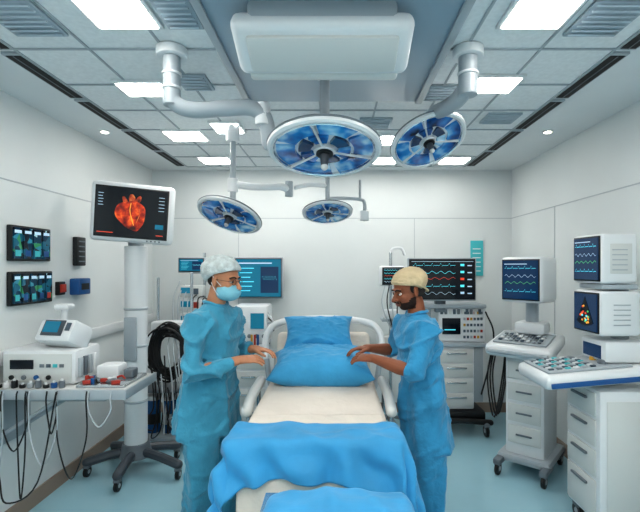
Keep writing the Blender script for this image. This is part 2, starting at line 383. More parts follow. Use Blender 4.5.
q=B('surgical_display_stand'); px,py=-1.63,3.5
q.M=at(px+.05,py-.15,2.07,12,4,4); monitor(q,.60,.46,.10,'heart',.045,bev=.035)
for k in range(4): q.cyl((.12+k*.03,-.052,-.208),(.12+k*.03,-.056,-.208),.006,'grey',seg=12)
q.box((0,.07,0),(.4,.07,.3),'lgrey',.03); q.M=Matrix()
q.cyl((px,py,.14),(px,py,1.82),.088,'white'); q.cyl((px,py,1.82),(px,py,2.02),.06,'lgrey')
q.bx((px-.07,py-.11,1.92),(px+.07,py,2.1),'lgrey',.02)
for z in (.55,1.0,1.3): q.cyl((px,py,z),(px,py,z+.02),.093,'lgrey')
q.bx((px-.05,py-.11,.9),(px+.05,py-.08,1.25),'lgrey',.01)
q.cyl((px,py,.11),(px,py,.22),.13,'grey',.10)
for ex,ey in ((-1.95,3.36),(-1.60,3.14),(-1.22,3.32),(-1.36,3.68),(-1.9,3.68)):
    q.path([(px,py,.15),((px+ex)/2,(py+ey)/2,.145),(ex,ey,.115)],.036,'dgrey'); caster(q,ex,ey,.042)
q.done()

def viewer(y0,y1,z0,z1,cols,name='wall_image_viewer'):
    q=B(name); q.bx((XL,y0,z0),(XL+.03,y1,z1),'dark',.006)
    w=(y1-y0-.02)/cols
    for k in range(cols):
        a=y0+.01+k*w
        q.bx((XL+.03,a+.006,z0+.015),(XL+.036,a+w-.006,z1-.015),'xray',.0)
        q.bx((XL+.036,a+.015,z1-.05),(XL+.038,a+w-.015,z1-.03),'gW',0)
        q.bx((XL+.036,a+.02,z0+.03),(XL+.038,a+w-.02,z0+.07),['teal','blu','teal','blu','red'][k%5],0)
    q.done()
viewer(2.70,3.08,1.69,1.92,4); viewer(2.70,3.10,1.40,1.62,5)
q=B('wall_control_panel'); q.bx((XL,3.38,1.66),(XL+.04,3.5,1.89),'dark',.008); 
for k in range(5): q.bx((XL+.04,3.4,1.69+k*.04),(XL+.044,3.48,1.70+k*.04),'grey',0)
q.done()
q=B('wall_glove_dispenser'); q.bx((XL,3.34,1.43),(XL+.08,3.5,1.56),'blu',.01); q.bx((XL+.08,3.37,1.47),(XL+.084,3.47,1.52),'dark',.0); q.done()
q=B('wall_alarm_button'); q.bx((XL,3.17,1.44),(XL+.03,3.25,1.54),'dark',.006); q.bx((XL+.03,3.18,1.46),(XL+.045,3.24,1.52),'red',.004); q.done()
q=B('wall_socket_strip'); q.bx((XL,3.75,.62),(XL+.03,4.3,.72),'white',.006)
for k in range(5): q.bx((XL+.03,3.79+k*.1,.65),(XL+.034,3.84+k*.1,.69),'grey',0)
q.done()

zt=.93
q=B('equipment_shelf')
q.bx((XL,2.48,zt-.035),(-1.22,2.9,zt),'cream',.008); q.bx((XL,2.47,zt-.05),(-1.21,2.485,zt+.008),'lgrey',.004); q.bx((-1.225,2.48,zt-.05),(-1.21,2.9,zt+.008),'lgrey',.004)
q.bx((XL,2.5,.55),(XL+.03,2.88,zt-.03),'lgrey',.004)
for y in (2.54,2.84): q.path([(XL+.02,y,.6),(-1.6,y,zt-.04)],.012,'lgrey',smooth=False)
q.bx((-1.9,2.6,zt-.1),(-1.4,2.85,zt-.035),'lgrey',.006)
q.done()
zt=.931
q=B('electrosurgical_unit')
q.bx((-2.03,2.6,zt),(-1.58,2.88,zt+.21),'white',.02); q.bx((-2.01,2.592,zt+.02),(-1.60,2.6,zt+.19),'cream',.004)
for k in range(4): q.cyl((-1.96+k*.075,2.592,zt+.05),(-1.96+k*.075,2.578,zt+.05),.014,['dark','grey','blu','dark'][k],seg=16)
q.bx((-1.97,2.586,zt+.1),(-1.83,2.592,zt+.155),'scr',0)
for k in range(4): q.bx((-1.79+k*.04,2.586,zt+.11),(-1.765+k*.04,2.592,zt+.13),['grey','blk','teal','grey'][k],0)
q.M=at(-1.72,2.72,zt+.29,-12,-28); q.box((0,0,0),(.26,.18,.15),'white',.025); q.box((-.01,-.093,.01),(.15,.006,.1),'dgrey',.002); q.box((-.02,-.097,.015),(.11,.003,.07),'scrT',0); q.box((.095,-.094,.02),(.03,.006,.05),'blk',0); q.M=Matrix()
q.cyl((-1.76,2.78,zt+.3),(-1.76,2.78,zt+.46),.02,'white'); q.box((-1.76,2.78,zt+.46),(.1,.08,.04),'white',.015)
for k in range(4): q.box((-1.572,2.64+k*.05,zt+.1),(.02,.03,.12),['lgrey','grey','lgrey','white'][k],.004)
q.done()
q=B('instrument_tray_items')
q.bx((-1.54,2.53,zt),(-1.25,2.84,zt+.018),'steel',.006); q.bx((-1.50,2.68,zt+.018),(-1.36,2.8,zt+.10),'white',.012); q.bx((-1.34,2.7,zt+.018),(-1.28,2.78,zt+.07),'grey',.008)
for k in range(18):
    x=random.uniform(-1.5,-1.3); y=random.uniform(2.55,2.66); z=zt+.018; m=random.choice(['dark','dark','white','grey','red','grey','blu','steel'])
    if k%3==0: q.cyl((x,y,z),(x,y,z+random.uniform(.02,.05)),.012,m,seg=16)
    elif k%3==1: q.box((x,y,z+.013),(.05,.025,.022),m,.005,rot=(0,0,random.uniform(-60,60)))
    else: q.path([(x-.03,y,z+.01),(x,y+.02,z+.02),(x+.03,y,z+.01)],.006,m)
q.done()
q=B('bottle_group')
for k in range(9):
    x=-2.0+k*.047; m=['dark','white','dark','dark','lgrey','grey','dark','blu','grey'][k]; hh=.02+.012*(k%3); q.cyl((x,2.54,zt),(x,2.54,zt+hh),.017,m,seg=16); q.cyl((x,2.54,zt+hh),(x,2.54,zt+hh+.01),.008,'white',seg=12)
q.done()
q=B('hanging_cables')
for k,(x,w_,L) in enumerate([(-1.98,.07,.50),(-1.92,.15,.34),(-1.83,.05,.62),(-1.76,.16,.42),(-1.66,.06,.24),(-1.60,.17,.50),(-1.42,.13,.2)]):
    y=2.452; x2=x+w_
    q.path([(x,2.46,zt-.0),(x,y,zt-.05),(x+.01,y,zt-L*.6),((x+x2)/2,y,zt-L),(x2,y,zt-L*.55),(x2,y,zt-.05),(x2,2.46,zt)],.0042,'cable' if k%3 else 'cablew')
q.path([(-1.97,2.46,.93),(-1.97,2.44,.6),(-1.92,2.44,.45),(-1.88,2.44,.3),(-1.7,2.44,.42),(-1.6,2.45,.93)],.0045,'cable')
q.box((-1.95,2.44,.76),(.08,.02,.13),'lgrey',.01); q.box((-1.95,2.428,.74),(.06,.004,.07),'blu',.0)
q.done()

q=B('cable_cart'); cx,cy=-1.57,3.98
q.cyl((cx-.12,cy+.1,.1),(cx-.12,cy+.1,1.55),.014,'steel'); q.cyl((cx+.2,cy+.1,.1),(cx+.2,cy+.1,1.6),.014,'steel')
q.bx((cx-.2,cy-.15,.08),(cx+.3,cy+.2,.12),'lgrey',.01); q.bx((cx-.16,cy+.05,1.0),(cx+.24,cy+.14,1.05),'lgrey',.01); q.bx((cx-.2,cy-.1,.5),(cx+.3,cy+.2,.53),'grey',.008)
q.bx((cx-.14,cy-.02,1.05),(cx+.2,cy+.13,1.14),'white',.012)
for x in (cx-.17,cx+.27):
    for y in (cy-.12,cy+.17): caster(q,x,y,.035)
for k in range(26):
    pts=[];r=random.uniform(.11,.2); ry=random.uniform(.16,.27); ox=random.uniform(-.02,.04); oz=random.uniform(-.04,.03); oy=random.uniform(-.07,.03)
    for t in range(17):
        a=2*math.pi*t/16; pts.append((cx+.03+ox+r*math.cos(a),cy-.04+oy+.012*math.sin(3*a),.88+oz+ry*math.sin(a)))
    q.path(pts,.0075,'cable',n=3,seg=8)
for k in range(3):
    x=cx-.12+k*.15; q.cyl((x,cy,.12),(x,cy,.42),.062,'jar'); q.cyl((x,cy,.42),(x,cy,.46),.066,'white'); q.cyl((x,cy,.2),(x,cy,.3),.064,'lgrey' if k==1 else 'dark')
for k in range(12):
    x=cx-.1+k*.03; q.path([(x,cy-.1,random.uniform(.5,.95)),(x+.05,cy-.17,.4),(x+random.uniform(-.1,.1),cy-.17,random.uniform(.12,.3)),(x+.05,cy-.16,.2),(x+.06,cy-.1,.5)],.006,random.choice(['cable','cablew','cablew','cable']))
for k in range(5):
    x=cx+.0+k*.05; q.path([(x,cy+.1,1.04),(x+.05,cy-.1,.9),(x+.1,cy-.12,.6),(x+.08,cy-.1,.52)],.006,'cablew')
q.done()
q=B('infusion_pump_stand'); cx,cy=-1.38,4.52
q.cyl((cx,cy,.08),(cx,cy,1.8),.014,'steel')
for k in range(5):
    a=2*math.pi*k/5+.3; ex,ey=cx+.2*math.cos(a),cy+.2*math.sin(a); q.path([(cx,cy,.1),(ex,ey,.09)],.014,'steel',smooth=False); caster(q,ex,ey,.03)
q.M=at(cx-.1,cy-.08,1.67); monitor(q,.28,.16,.08,'teal',.02,m='lgrey',bev=.01); q.M=Matrix()
q.bx((cx-.12,cy-.06,1.58),(cx+.02,cy,1.62),'lgrey')
for k,z in enumerate((1.2,1.34,1.05)):
    q.bx((cx-.22,cy-.14,z),(cx+.02,cy-.015,z+.12),'white' if k!=1 else 'cream',.012); q.bx((cx-.2,cy-.146,z+.04),(cx-.1,cy-.14,z+.1),'scrT',0); q.bx((cx-.07,cy-.146,z+.03),(cx-.02,cy-.14,z+.09),['red','blk','yel'][k],0)
for k in range(8):
    x=cx-.22+k*.05; q.path([(x,cy-.12,1.5-.03*k),(x-.05,cy-.17,1.3),(x-.02,cy-.2,.95),(x+.06,cy-.18,.7),(x+.02,cy-.1,1.05)],.006,random.choice(['cablew','cable','cablew']))
q.done()
q=B('wall_mounted_monitor'); q.M=at(-.84,4.72,1.53); monitor(q,.54,.46,.06,'teal',.025,m='lgrey',bev=.012); q.M=Matrix(); q.bx((-.95,4.75,1.45),(-.77,YB,1.6),'grey'); q.done()
q=B('ventilator_machine'); x0,x1,y0,y1=-1.02,-.64,4.1,4.5
q.bx((x0,y0,.12),(x1,y1,.86),'white',.02)
for k in range(4): q.bx((x0+.03,y0-.012,.16+k*.17),(x1-.03,y0,.31+k*.17),'cream',.006); q.bx((x0+.12,y0-.03,.25+k*.17),(x1-.12,y0-.012,.265+k*.17),'steel',.004)
q.bx((x0-.02,y0-.05,.86),(x1+.02,y1,.9),'lgrey',.01); q.bx((x0+.02,y0+.05,.9),(x1-.02,y1-.02,1.27),'white',.02)
q.bx((x0+.2,y0+.042,1.05),(x1-.05,y0+.05,1.2),'scrT',0)
for k in range(3): q.cyl((x1-.05-.07*k,y0+.05,.98),(x1-.05-.07*k,y0+.03,.98),.02,'grey',seg=16)
for k in range(3): q.cyl((x1-.16+k*.03,y0,.9),(x1-.16+k*.03,y0,1.0),.01,['yel','red','blu'][k],seg=12)
for k in range(4): q.path([(x1-.02,y0+.1,1.2-.05*k),(x1+.05,y0,1.1),(x1+.04,y0-.04,.95),(x1-.03,y0-.02,.9)],.007,['cablew','cable'][k%2])
for x in (x0+.05,x1-.05):
    for y in (y0+.05,y1-.05): caster(q,x,y,.045)
q.done()
q=B('anesthesia_workstation'); y0,y1=4.2,4.6
q.M=at(1.045,4.2,1.53); monitor(q,.67,.42,.07,'wave',.022,m='lgrey',bev=.012); q.M=Matrix()
q.bx((1.0,4.24,1.2),(1.1,4.32,1.5),'grey'); 
q.bx((.98,y0,.86),(1.5,y1,.90),'lgrey',.01); q.bx((1.03,y0+.06,.9),(1.5,y1,1.26),'white',.02); q.bx((.72,y0+.02,1.24),(1.5,y1-.05,1.28),'lgrey',.01)
q.bx((1.07,y0+.052,.98),(1.25,y0+.06,1.14),'scr',0); q.bx((1.09,y0+.048,1.02),(1.2,y0+.052,1.03),'gT',0)
for r in range(5):
    for c in range(6): q.bx((1.28+c*.034,y0+.05,.94+r*.06),(1.30+c*.034,y0+.06,.965+r*.06),['blk','grey','lgrey','grey','yel','blk','blk','red'][(r*6+c*5)%8],0)
for c in range(10): q.bx((1.05+c*.042,y0+.046,1.18),(1.075+c*.042,y0+.06,1.23),['blk','grey','cream'][c%3],0)
q.bx((1.02,y0+.03,.24),(1.38,y1,.86),'white',.015); q.bx((1.38,y0+.06,.3),(1.48,y1,.86),'lgrey',.01)
for k in range(4): q.bx((1.035,y0+.018,.27+k*.145),(1.365,y0+.03,.40+k*.145),'cream',.006); q.bx((1.1,y0+.0,.355+k*.145),(1.3,y0+.018,.37+k*.145),'steel',.004)
q.bx((.98,y0-.03,.14),(1.48,y1,.24),'dark',.03)
for x,y in ((.97,y0-.05),(1.47,y0-.05),(1.0,y1-.06),(1.44,y1-.06)): caster(q,x,y,.06)
q.path([(.92,y0-.03,.13),(1.2,y0-.06,.16),(1.52,y0-.03,.13)],.028,'dark')
q.path([(.76,y0,1.24),(.74,y0-.05,1.05),(.8,y0-.03,.9),(.98,y0,.95)],.012,'cable'); q.path([(1.5,y0+.05,1.2),(1.56,y0,1.0),(1.52,y0,.7),(1.44,y0,.4)],.008,'cable')
for k in range(4): q.cyl((.8+k*.05,y0+.1,1.0),(.8+k*.05,y0+.1,1.24),.016,['cream','blu','cream','lgrey'][k],seg=16)
q.done()
q=B('patient_monitor'); q.M=at(.57,4.3,1.56,10); monitor(q,.25,.2,.1,'wave',.022,bev=.02); q.M=Matrix()
q.cyl((.57,4.38,.1),(.57,4.38,1.8),.016,'steel'); q.bx((.52,4.34,1.5),(.62,4.4,1.6),'grey')
q.path([(.57,4.38,1.8),(.6,4.38,1.84),(.68,4.38,1.84),(.71,4.38,1.78)],.014,'white')
for k in range(4): q.path([(.5+k*.04,4.24,1.48),(.46+k*.05,4.18,1.3),(.52+k*.03,4.16,1.1),(.6+k*.02,4.2,.9)],.006,['cablew','cable'][k%2])
q.bx((.47,4.28,1.1),(.67,4.42,1.13),'lgrey'); q.bx((.5,4.24,1.13),(.64,4.38,1.22),'white',.01); q.bx((.49,4.28,.8),(.67,4.42,.95),'cream',.01)
for k in range(5):
    a=2*math.pi*k/5; ex,ey=.55+.17*math.cos(a),4.38+.17*math.sin(a); q.path([(.57,4.38,.12),(ex,ey,.09)],.016,'grey',smooth=False); caster(q,ex,ey,.03)
q.done()
q=B('wall_chart_board'); q.bx((1.54,YB-.02,1.55),(1.68,YB,1.95),'teal',.004)
for k in range(6): q.bx((1.56,YB-.024,1.6+k*.05),(1.65,YB-.02,1.61+k*.05),'white',0)
q.done()
q=B('ultrasound_machine'); ux,uy=1.62,3.52
q.M=at(1.55,3.42,1.55,-50); monitor(q,.34,.36,.27,'blue',.03,bev=.035); q.M=at(ux,uy,0,-40)
q.cyl((0,.02,1.1),(0,.02,1.4),.05,'lgrey'); q.box((0,.02,1.15),(.24,.2,.1),'white',.03)
q.box((-.02,-.1,1.02),(.50,.46,.10),'white',.035,rot=(9,0,0),seg=3); q.box((-.02,-.13,1.075),(.40,.3,.012),'lgrey',.004,rot=(9,0,0))
for r in range(4):
    for c in range(8): q.box((-.17+c*.042,-.24+r*.05,1.073+r*.008),(.026,.03,.012),['blk','white','lgrey','grey'][(r+c)%4],.003,rot=(9,0,0))
q.cyl((.1,-.08,1.08),(.1,-.08,1.10),.03,'grey'); q.box((-.02,-.34,.985),(.46,.03,.03),'lgrey',.012)
q.box((0,0,.55),(.30,.40,.86),'white',.03)
for k in range(4): q.box((0,-.205,.32+k*.17),(.25,.012,.14),'cream',.006); q.box((0,-.213,.32+k*.17),(.12,.012,.014),'grey',.003)
q.box((0,0,.13),(.40,.5,.07),'lgrey',.03)
for x in (-.17,.17):
    for y in (-.3,.2): q.box((x,y*.8,.11),(.06,.2,.05),'grey',.015); caster(q,x,y,.05)
for k in range(3): q.path([(-.28,-.1+k*.06,1.0),(-.32,-.12+k*.06,.7),(-.25,-.16+k*.05,.4),(-.2,-.1+k*.05,.75),(-.18,-.1,.95)],.007,'cable')
q.M=Matrix(); q.done()
q=B('endoscopy_cart')
X0,X1,Y0,Y1=1.55,1.9,2.5,2.86
q.bx((X0,Y0,.12),(X1,Y1,.92),'white',.02)
for k,(za,zb) in enumerate(((.15,.38),(.4,.56),(.58,.74),(.76,.9))):
    q.bx((X0-.012,Y0+.03,za),(X0,Y1-.03,zb),'cream',.006); q.bx((X0-.03,Y0+.1,zb-.05),(X0-.012,Y1-.1,zb-.035),'grey',.004)
q.bx((X0+.04,Y0-.006,.2),(X1-.04,Y0,.86),'cream',.004)
for x in (X0+.05,X1-.05):
    for y in (Y0+.05,Y1-.05): caster(q,x,y,.05)
q.box((1.56,2.67,1.0),(.68,.40,.09),'white',.035,rot=(0,-5,0),seg=3); q.box((1.50,2.67,1.047),(.5,.33,.012),'lgrey',.004,rot=(0,-5,0))
q.box((1.56,2.466,.985),(.62,.012,.03),'blu',.004,rot=(0,-5,0))
for r in range(6):
    for c in range(9): q.box((1.29+r*.05,2.55+c*.032,1.037+r*.0045),(.03,.02,.012),['blk','white','grey','lgrey','teal'][(r*2+c)%5],.003,rot=(0,-5,0))
q.cyl((1.63,2.6,1.06),(1.63,2.6,1.09),.03,'grey'); q.cyl((1.63,2.7,1.06),(1.63,2.7,1.085),.02,'yel')
q.cyl((1.8,2.7,1.0),(1.8,2.7,1.75),.05,'lgrey')
q.bx((1.62,2.56,1.07),(1.9,2.82,1.2),'white',.02); q.bx((1.615,2.6,1.09),(1.62,2.78,1.17),'scrB',0)
q.M=at(1.70,2.68,1.37,-88); monitor(q,.27,.27,.25,'echo',.022,bev=.02)
q.M=at(1.69,2.68,1.70,-86); monitor(q,.27,.30,.23,'blue',.022,bev=.02)
q.M=Matrix()
q.bx((1.62,2.541,1.61),(1.77,2.55,1.79),'cream',.002)
for k in range(5): q.bx((1.65,2.538,1.63+k*.03),(1.74,2.542,1.636+k*.03),'lgrey',0); q.bx((1.66,2.54,1.30+k*.03),(1.76,2.546,1.306+k*.03),'lgrey',0)
q.bx((1.6,2.56,1.515),(1.82,2.8,1.545),'lgrey',.006)
q.path([(1.86,2.47,1.2),(1.88,2.44,1.0),(1.8,2.46,.7),(1.84,2.47,.3)],.008,'cablew')
q.done()

# ---------------- bed ----------------
bc=-.09; bw=.36
q=B('operating_table')
q.bx((bc-.28,2.3,0),(bc+.28,3.1,.14),'lgrey',.04); q.bx((bc-.16,2.5,.14),(bc+.16,2.95,.66),'steel',.02); q.bx((bc-.2,2.45,.3),(bc+.2,3.0,.5),'cream',.02)
q.bx((bc-bw,1.87,.66),(bc+bw,3.30,.74),'grey',.015)
q.box((bc,2.6,.81),(2*bw,1.48,.14),'sheet',.045,seg=4)
q.box((bc,3.30,.97),(2*bw,.10,.36),'sheet',.045,rot=(-20,0,0),seg=4)
q.path([(bc-.44,3.3,.95),(bc-.455,3.36,1.06),(bc-.43,3.40,1.15),(bc-.33,3.43,1.21),(bc,3.45,1.235),(bc+.33,3.43,1.21),(bc+.43,3.40,1.15),(bc+.455,3.36,1.06),(bc+.44,3.3,.95)],.026,'white',seg=14)
q.poly([(bc-.43,1.0),(bc-.41,1.13),(bc-.3,1.195),(bc,1.22),(bc+.3,1.195),(bc+.41,1.13),(bc+.43,1.0)],.03,'cream',Matrix.Translation((0,3.43,0)))
q.path([(bc-.44,3.3,.95),(bc-.40,3.22,.78),(bc-.33,3.1,.70)],.022,'lgrey'); q.path([(bc+.44,3.3,.95),(bc+.40,3.22,.78),(bc+.33,3.1,.70)],.022,'lgrey')
for s in (-1,1):
    q.bx((bc+s*(bw+.02)-.012,2.0,.69),(bc+s*(bw+.02)+.012,3.2,.73),'steel',.004)
    q.path([(bc+s*(bw+.05),2.42,.83),(bc+s*(bw+.055),2.6,.865),(bc+s*(bw+.045),2.86,.89)],.032,'cream',seg=16)
    for y in (2.48,2.8): q.cyl((bc+s*(bw+.05),y,.7),(bc+s*(bw+.05),y,.86),.014,'steel',seg=12)
bed=q.done(); bpy.context.view_layer.update()
def cloth(name,m,cx,hx,y0,y1,zt,sL,sR,front,back,flare=.25,fold=.02,res=.012,hemf=None,seed=0,mound=0,th=.004,parent=None,wr=.012,fq=30):
    ns=int((2*hx+sL+sR)/res); nt=int((y1-y0+front+back)/res)
    vs=[];fs=[]
    for j in range(nt+1):
        t=-front+(y1-y0+front+back)*j/nt
        for i in range(ns+1):
            s=-hx-sL+(2*hx+sL+sR)*i/ns
            fr=hemf(s) if hemf else 1
            tt=t*fr if t<0 else t
            ds=max(0,abs(s)-hx); dt=max(0,-tt)+max(0,tt-(y1-y0))
            sg=1 if s>0 else -1; tg=-1 if tt<0 else 1
            D=math.hypot(ds,dt); 
            ex=min(ds,.03)*.6+ds*flare; ey=min(dt,.03)*.6+dt*flare
            x=cx+max(-hx,min(hx,s))+sg*ex*(1 if D==0 else ds/D)
            y=y0+max(0,min(y1-y0,tt))+tg*ey*(dt/D if D else 0)
            n1=noise.noise(V((s*5+seed,tt*5,seed))); per=s+tt*.7
            f=math.sin(per*fq+3*n1)*fold*min(1,D/.12)
            if D>0: x+=sg*f*ds/D; y+=tg*f*dt/D
            rd=max(0,1-abs(noise.noise(V((s*5+tt*2,tt*2.5-s*1.5,seed+3))))*5)
            rd2=max(0,1-abs(noise.noise(V((s*3-tt*5,tt*6+s*3,seed+8))))*6)
            z=zt-D*.97+.004+(rd+rd2*.6)*wr+max(0,n1)*.006+mound*math.exp(-((s/hx)**2*1.4+((tt-(y1-y0)/2)/(y1-y0))**2*2))
            if D>0 and D<.04: z+=D*.35
            vs.append((x,y,z))
    for j in range(nt):
        for i in range(ns):
            a=j*(ns+1)+i; fs.append((a,a+1,a+ns+2,a+ns+1))
    me=bpy.data.meshes.new(name); me.from_pydata(vs,[],fs); me.materials.append(M[m])
    for p in me.polygons: p.use_smooth=True
    ob=bpy.data.objects.new(name,me); bpy.context.collection.objects.link(ob)
    sm=ob.modifiers.new('sm','SMOOTH'); sm.iterations=3
    so=ob.modifiers.new('th','SOLIDIFY'); so.thickness=th; so.offset=1
    if parent: ob.parent=parent; ob.matrix_parent_inverse=Matrix.Translation(-parent.location)
    return ob
cloth('foot_sheet','sheet',bc,.335,1.85,2.2,.882,0.001,0.001,.55,0,flare=.03,fold=.006,seed=2,parent=bed,wr=.003)
cloth('surgical_drape','drape',bc,.372,1.845,2.04,.893,.38,.34,.17,0,flare=.2,fold=.026,seed=5,hemf=lambda s:1+1.0*max(0,(abs(s)-.2))/.4+.06*math.sin(s*6),wr=.011,fq=30)
q=B('draped_instrument_stand')
q.bx((-.27,1.38,.76),(.27,1.66,.775),'steel',.005); q.cyl((0,1.6,.05),(0,1.6,.76),.02,'steel'); q.bx((-.2,1.35,.03),(.2,1.38,.06),'steel',.005); q.bx((-.2,1.58,.03),(.2,1.61,.06),'steel',.005); q.bx((-.2,1.35,.03),(-.17,1.61,.06),'steel',.005); q.bx((.17,1.35,.03),(.2,1.61,.06),'steel',.005)
for x in (-.185,.185): 
    for y in (1.365,1.595): q.cyl((x-.01,y,.025),(x+.01,y,.025),.025,'dark',seg=16)
st=q.done()
cloth('instrument_drape','drape',0.01,.24,1.36,1.60,.785,.25,.25,.25,.10,flare=.22,fold=.02,seed=9,mound=.045,parent=st,wr=.010,fq=24)
def pillow(name,c,w,d,t,rot,seed):
    N=48; vs=[];fs=[]
    def prof(a): return max(0,1-abs(a)**2.4)
    for side in (1,-1):
        for j in range(N+1):
            for i in range(N+1):
                u=-1+2*i/N; v=-1+2*j/N
                e=prof(u)*prof(v)
                z=side*t/2*e**.48
                pin=1-.12*(1-u*u)*abs(v)**3; pinx=1-.12*(1-v*v)*abs(u)**3
                r1=max(0,1-abs(noise.noise(V((u*2.2+v,v*2.2,seed))))*6); ed=min(1,e*3)
                r2=max(0,1-abs(noise.noise(V((u*4-v*2,v*4+u,seed+5))))*5)
                z+=side*ed*(noise.noise(V((u*2,v*2,seed)))*.02+r1*.010+r2*.006)
                vs.append((u*w/2*pinx,v*d/2*pin,z))
    o=(N+1)**2
    for j in range(N):
        for i in range(N):
            a=j*(N+1)+i; fs.append((a,a+1,a+N+2,a+N+1)); fs.append((o+a,o+a+N+1,o+a+N+2,o+a+1))
    me=bpy.data.meshes.new(name); me.from_pydata(vs,[],fs); me.materials.append(M['pillow'])
    bm=bmesh.new(); bm.from_mesh(me); bmesh.ops.remove_doubles(bm,verts=bm.verts,dist=.0004); bmesh.ops.recalc_face_normals(bm,faces=bm.faces); bm.to_mesh(me); bm.free()
    for p in me.polygons: p.use_smooth=True
    ob=bpy.data.objects.new(name,me); ob.matrix_world=Matrix.Translation(c)@rotm(rot); bpy.context.collection.objects.link(ob)
pillow('pillow',(bc,2.90,.982),.70,.42,.23,(12,0,0),1)
pillow('pillow.001',(bc-.03,3.14,1.165),.52,.30,.17,(46,0,3),7)

# ---------------- people ----------------
def remesh(parts,vox,sm=3):
    bm=bmesh.new()
    for p in parts:
        me=bpy.data.meshes.new('t'); p.to_mesh(me); p.free(); bm.from_mesh(me); bpy.data.meshes.remove(me)
    me=bpy.data.meshes.new('r'); bm.to_mesh(me); bm.free()
    ob=bpy.data.objects.new('r',me); bpy.context.collection.objects.link(ob)
    r=ob.modifiers.new('r','REMESH'); r.mode='VOXEL'; r.voxel_size=vox
    s=ob.modifiers.new('s','SMOOTH'); s.iterations=sm; s.factor=.5
    dg=bpy.context.evaluated_depsgraph_get(); dg.update()
    m2=bpy.data.meshes.new_from_object(ob.evaluated_get(dg)); bpy.data.objects.remove(ob)
    for p in m2.polygons: p.use_smooth=True
    return m2
def ellbm(c,r,rot=(0,0,0)):
    bm=bmesh.new(); bmesh.ops.create_uvsphere(bm,u_segments=24,v_segments=16,radius=1)
    bm.transform(Matrix.Translation(c)@rotm(rot)@Matrix.Diagonal((*r,1))); return bm
def link(name,me,parent,mats,X=None):
    me.materials.clear()
    for m in mats: me.materials.append(M[m])
    ob=bpy.data.objects.new(name,me); bpy.context.collection.objects.link(ob)
    if X is not None: me.transform(X)
    me.transform(Matrix.Translation(-parent.location)); ob.parent=parent
    return ob
def hand_parts(Xf,th,curl):
    P=[]
    P.append(tube_bm([(0,0,0),(.03,0,0),(.06,0,0),(.088,0,-.002)],[(.026,.019),(.034,.018),(.041,.016),(.040,.012)],16,up=(0,0,1)))
    for y,L,x0 in ((.033,.072,.086),(.0115,.081,.090),(-.0105,.075,.088),(-.032,.060,.082)):
        p=V((x0,y*th,-.001)); pts=[V((.06,y*th*.8,0)),p.copy()]; a=0
        for k,f in enumerate((.45,.31,.24)):
            a+=math.radians(curl[k]); p=p+V((math.cos(a),y*th*3.2,-math.sin(a)))*L*f; pts.append(p.copy())
        P.append(tube_bm(pts,[.009,.0088,.0082,.0075,.0064],10))
    P.append(tube_bm([(.018,.02*th,-.004),(.045,.045*th,-.012),(.073,.062*th,-.022),(.097,.066*th,-.032)],[.013,.012,.0098,.008],10))
    for p in P: p.transform(Xf)
    return P
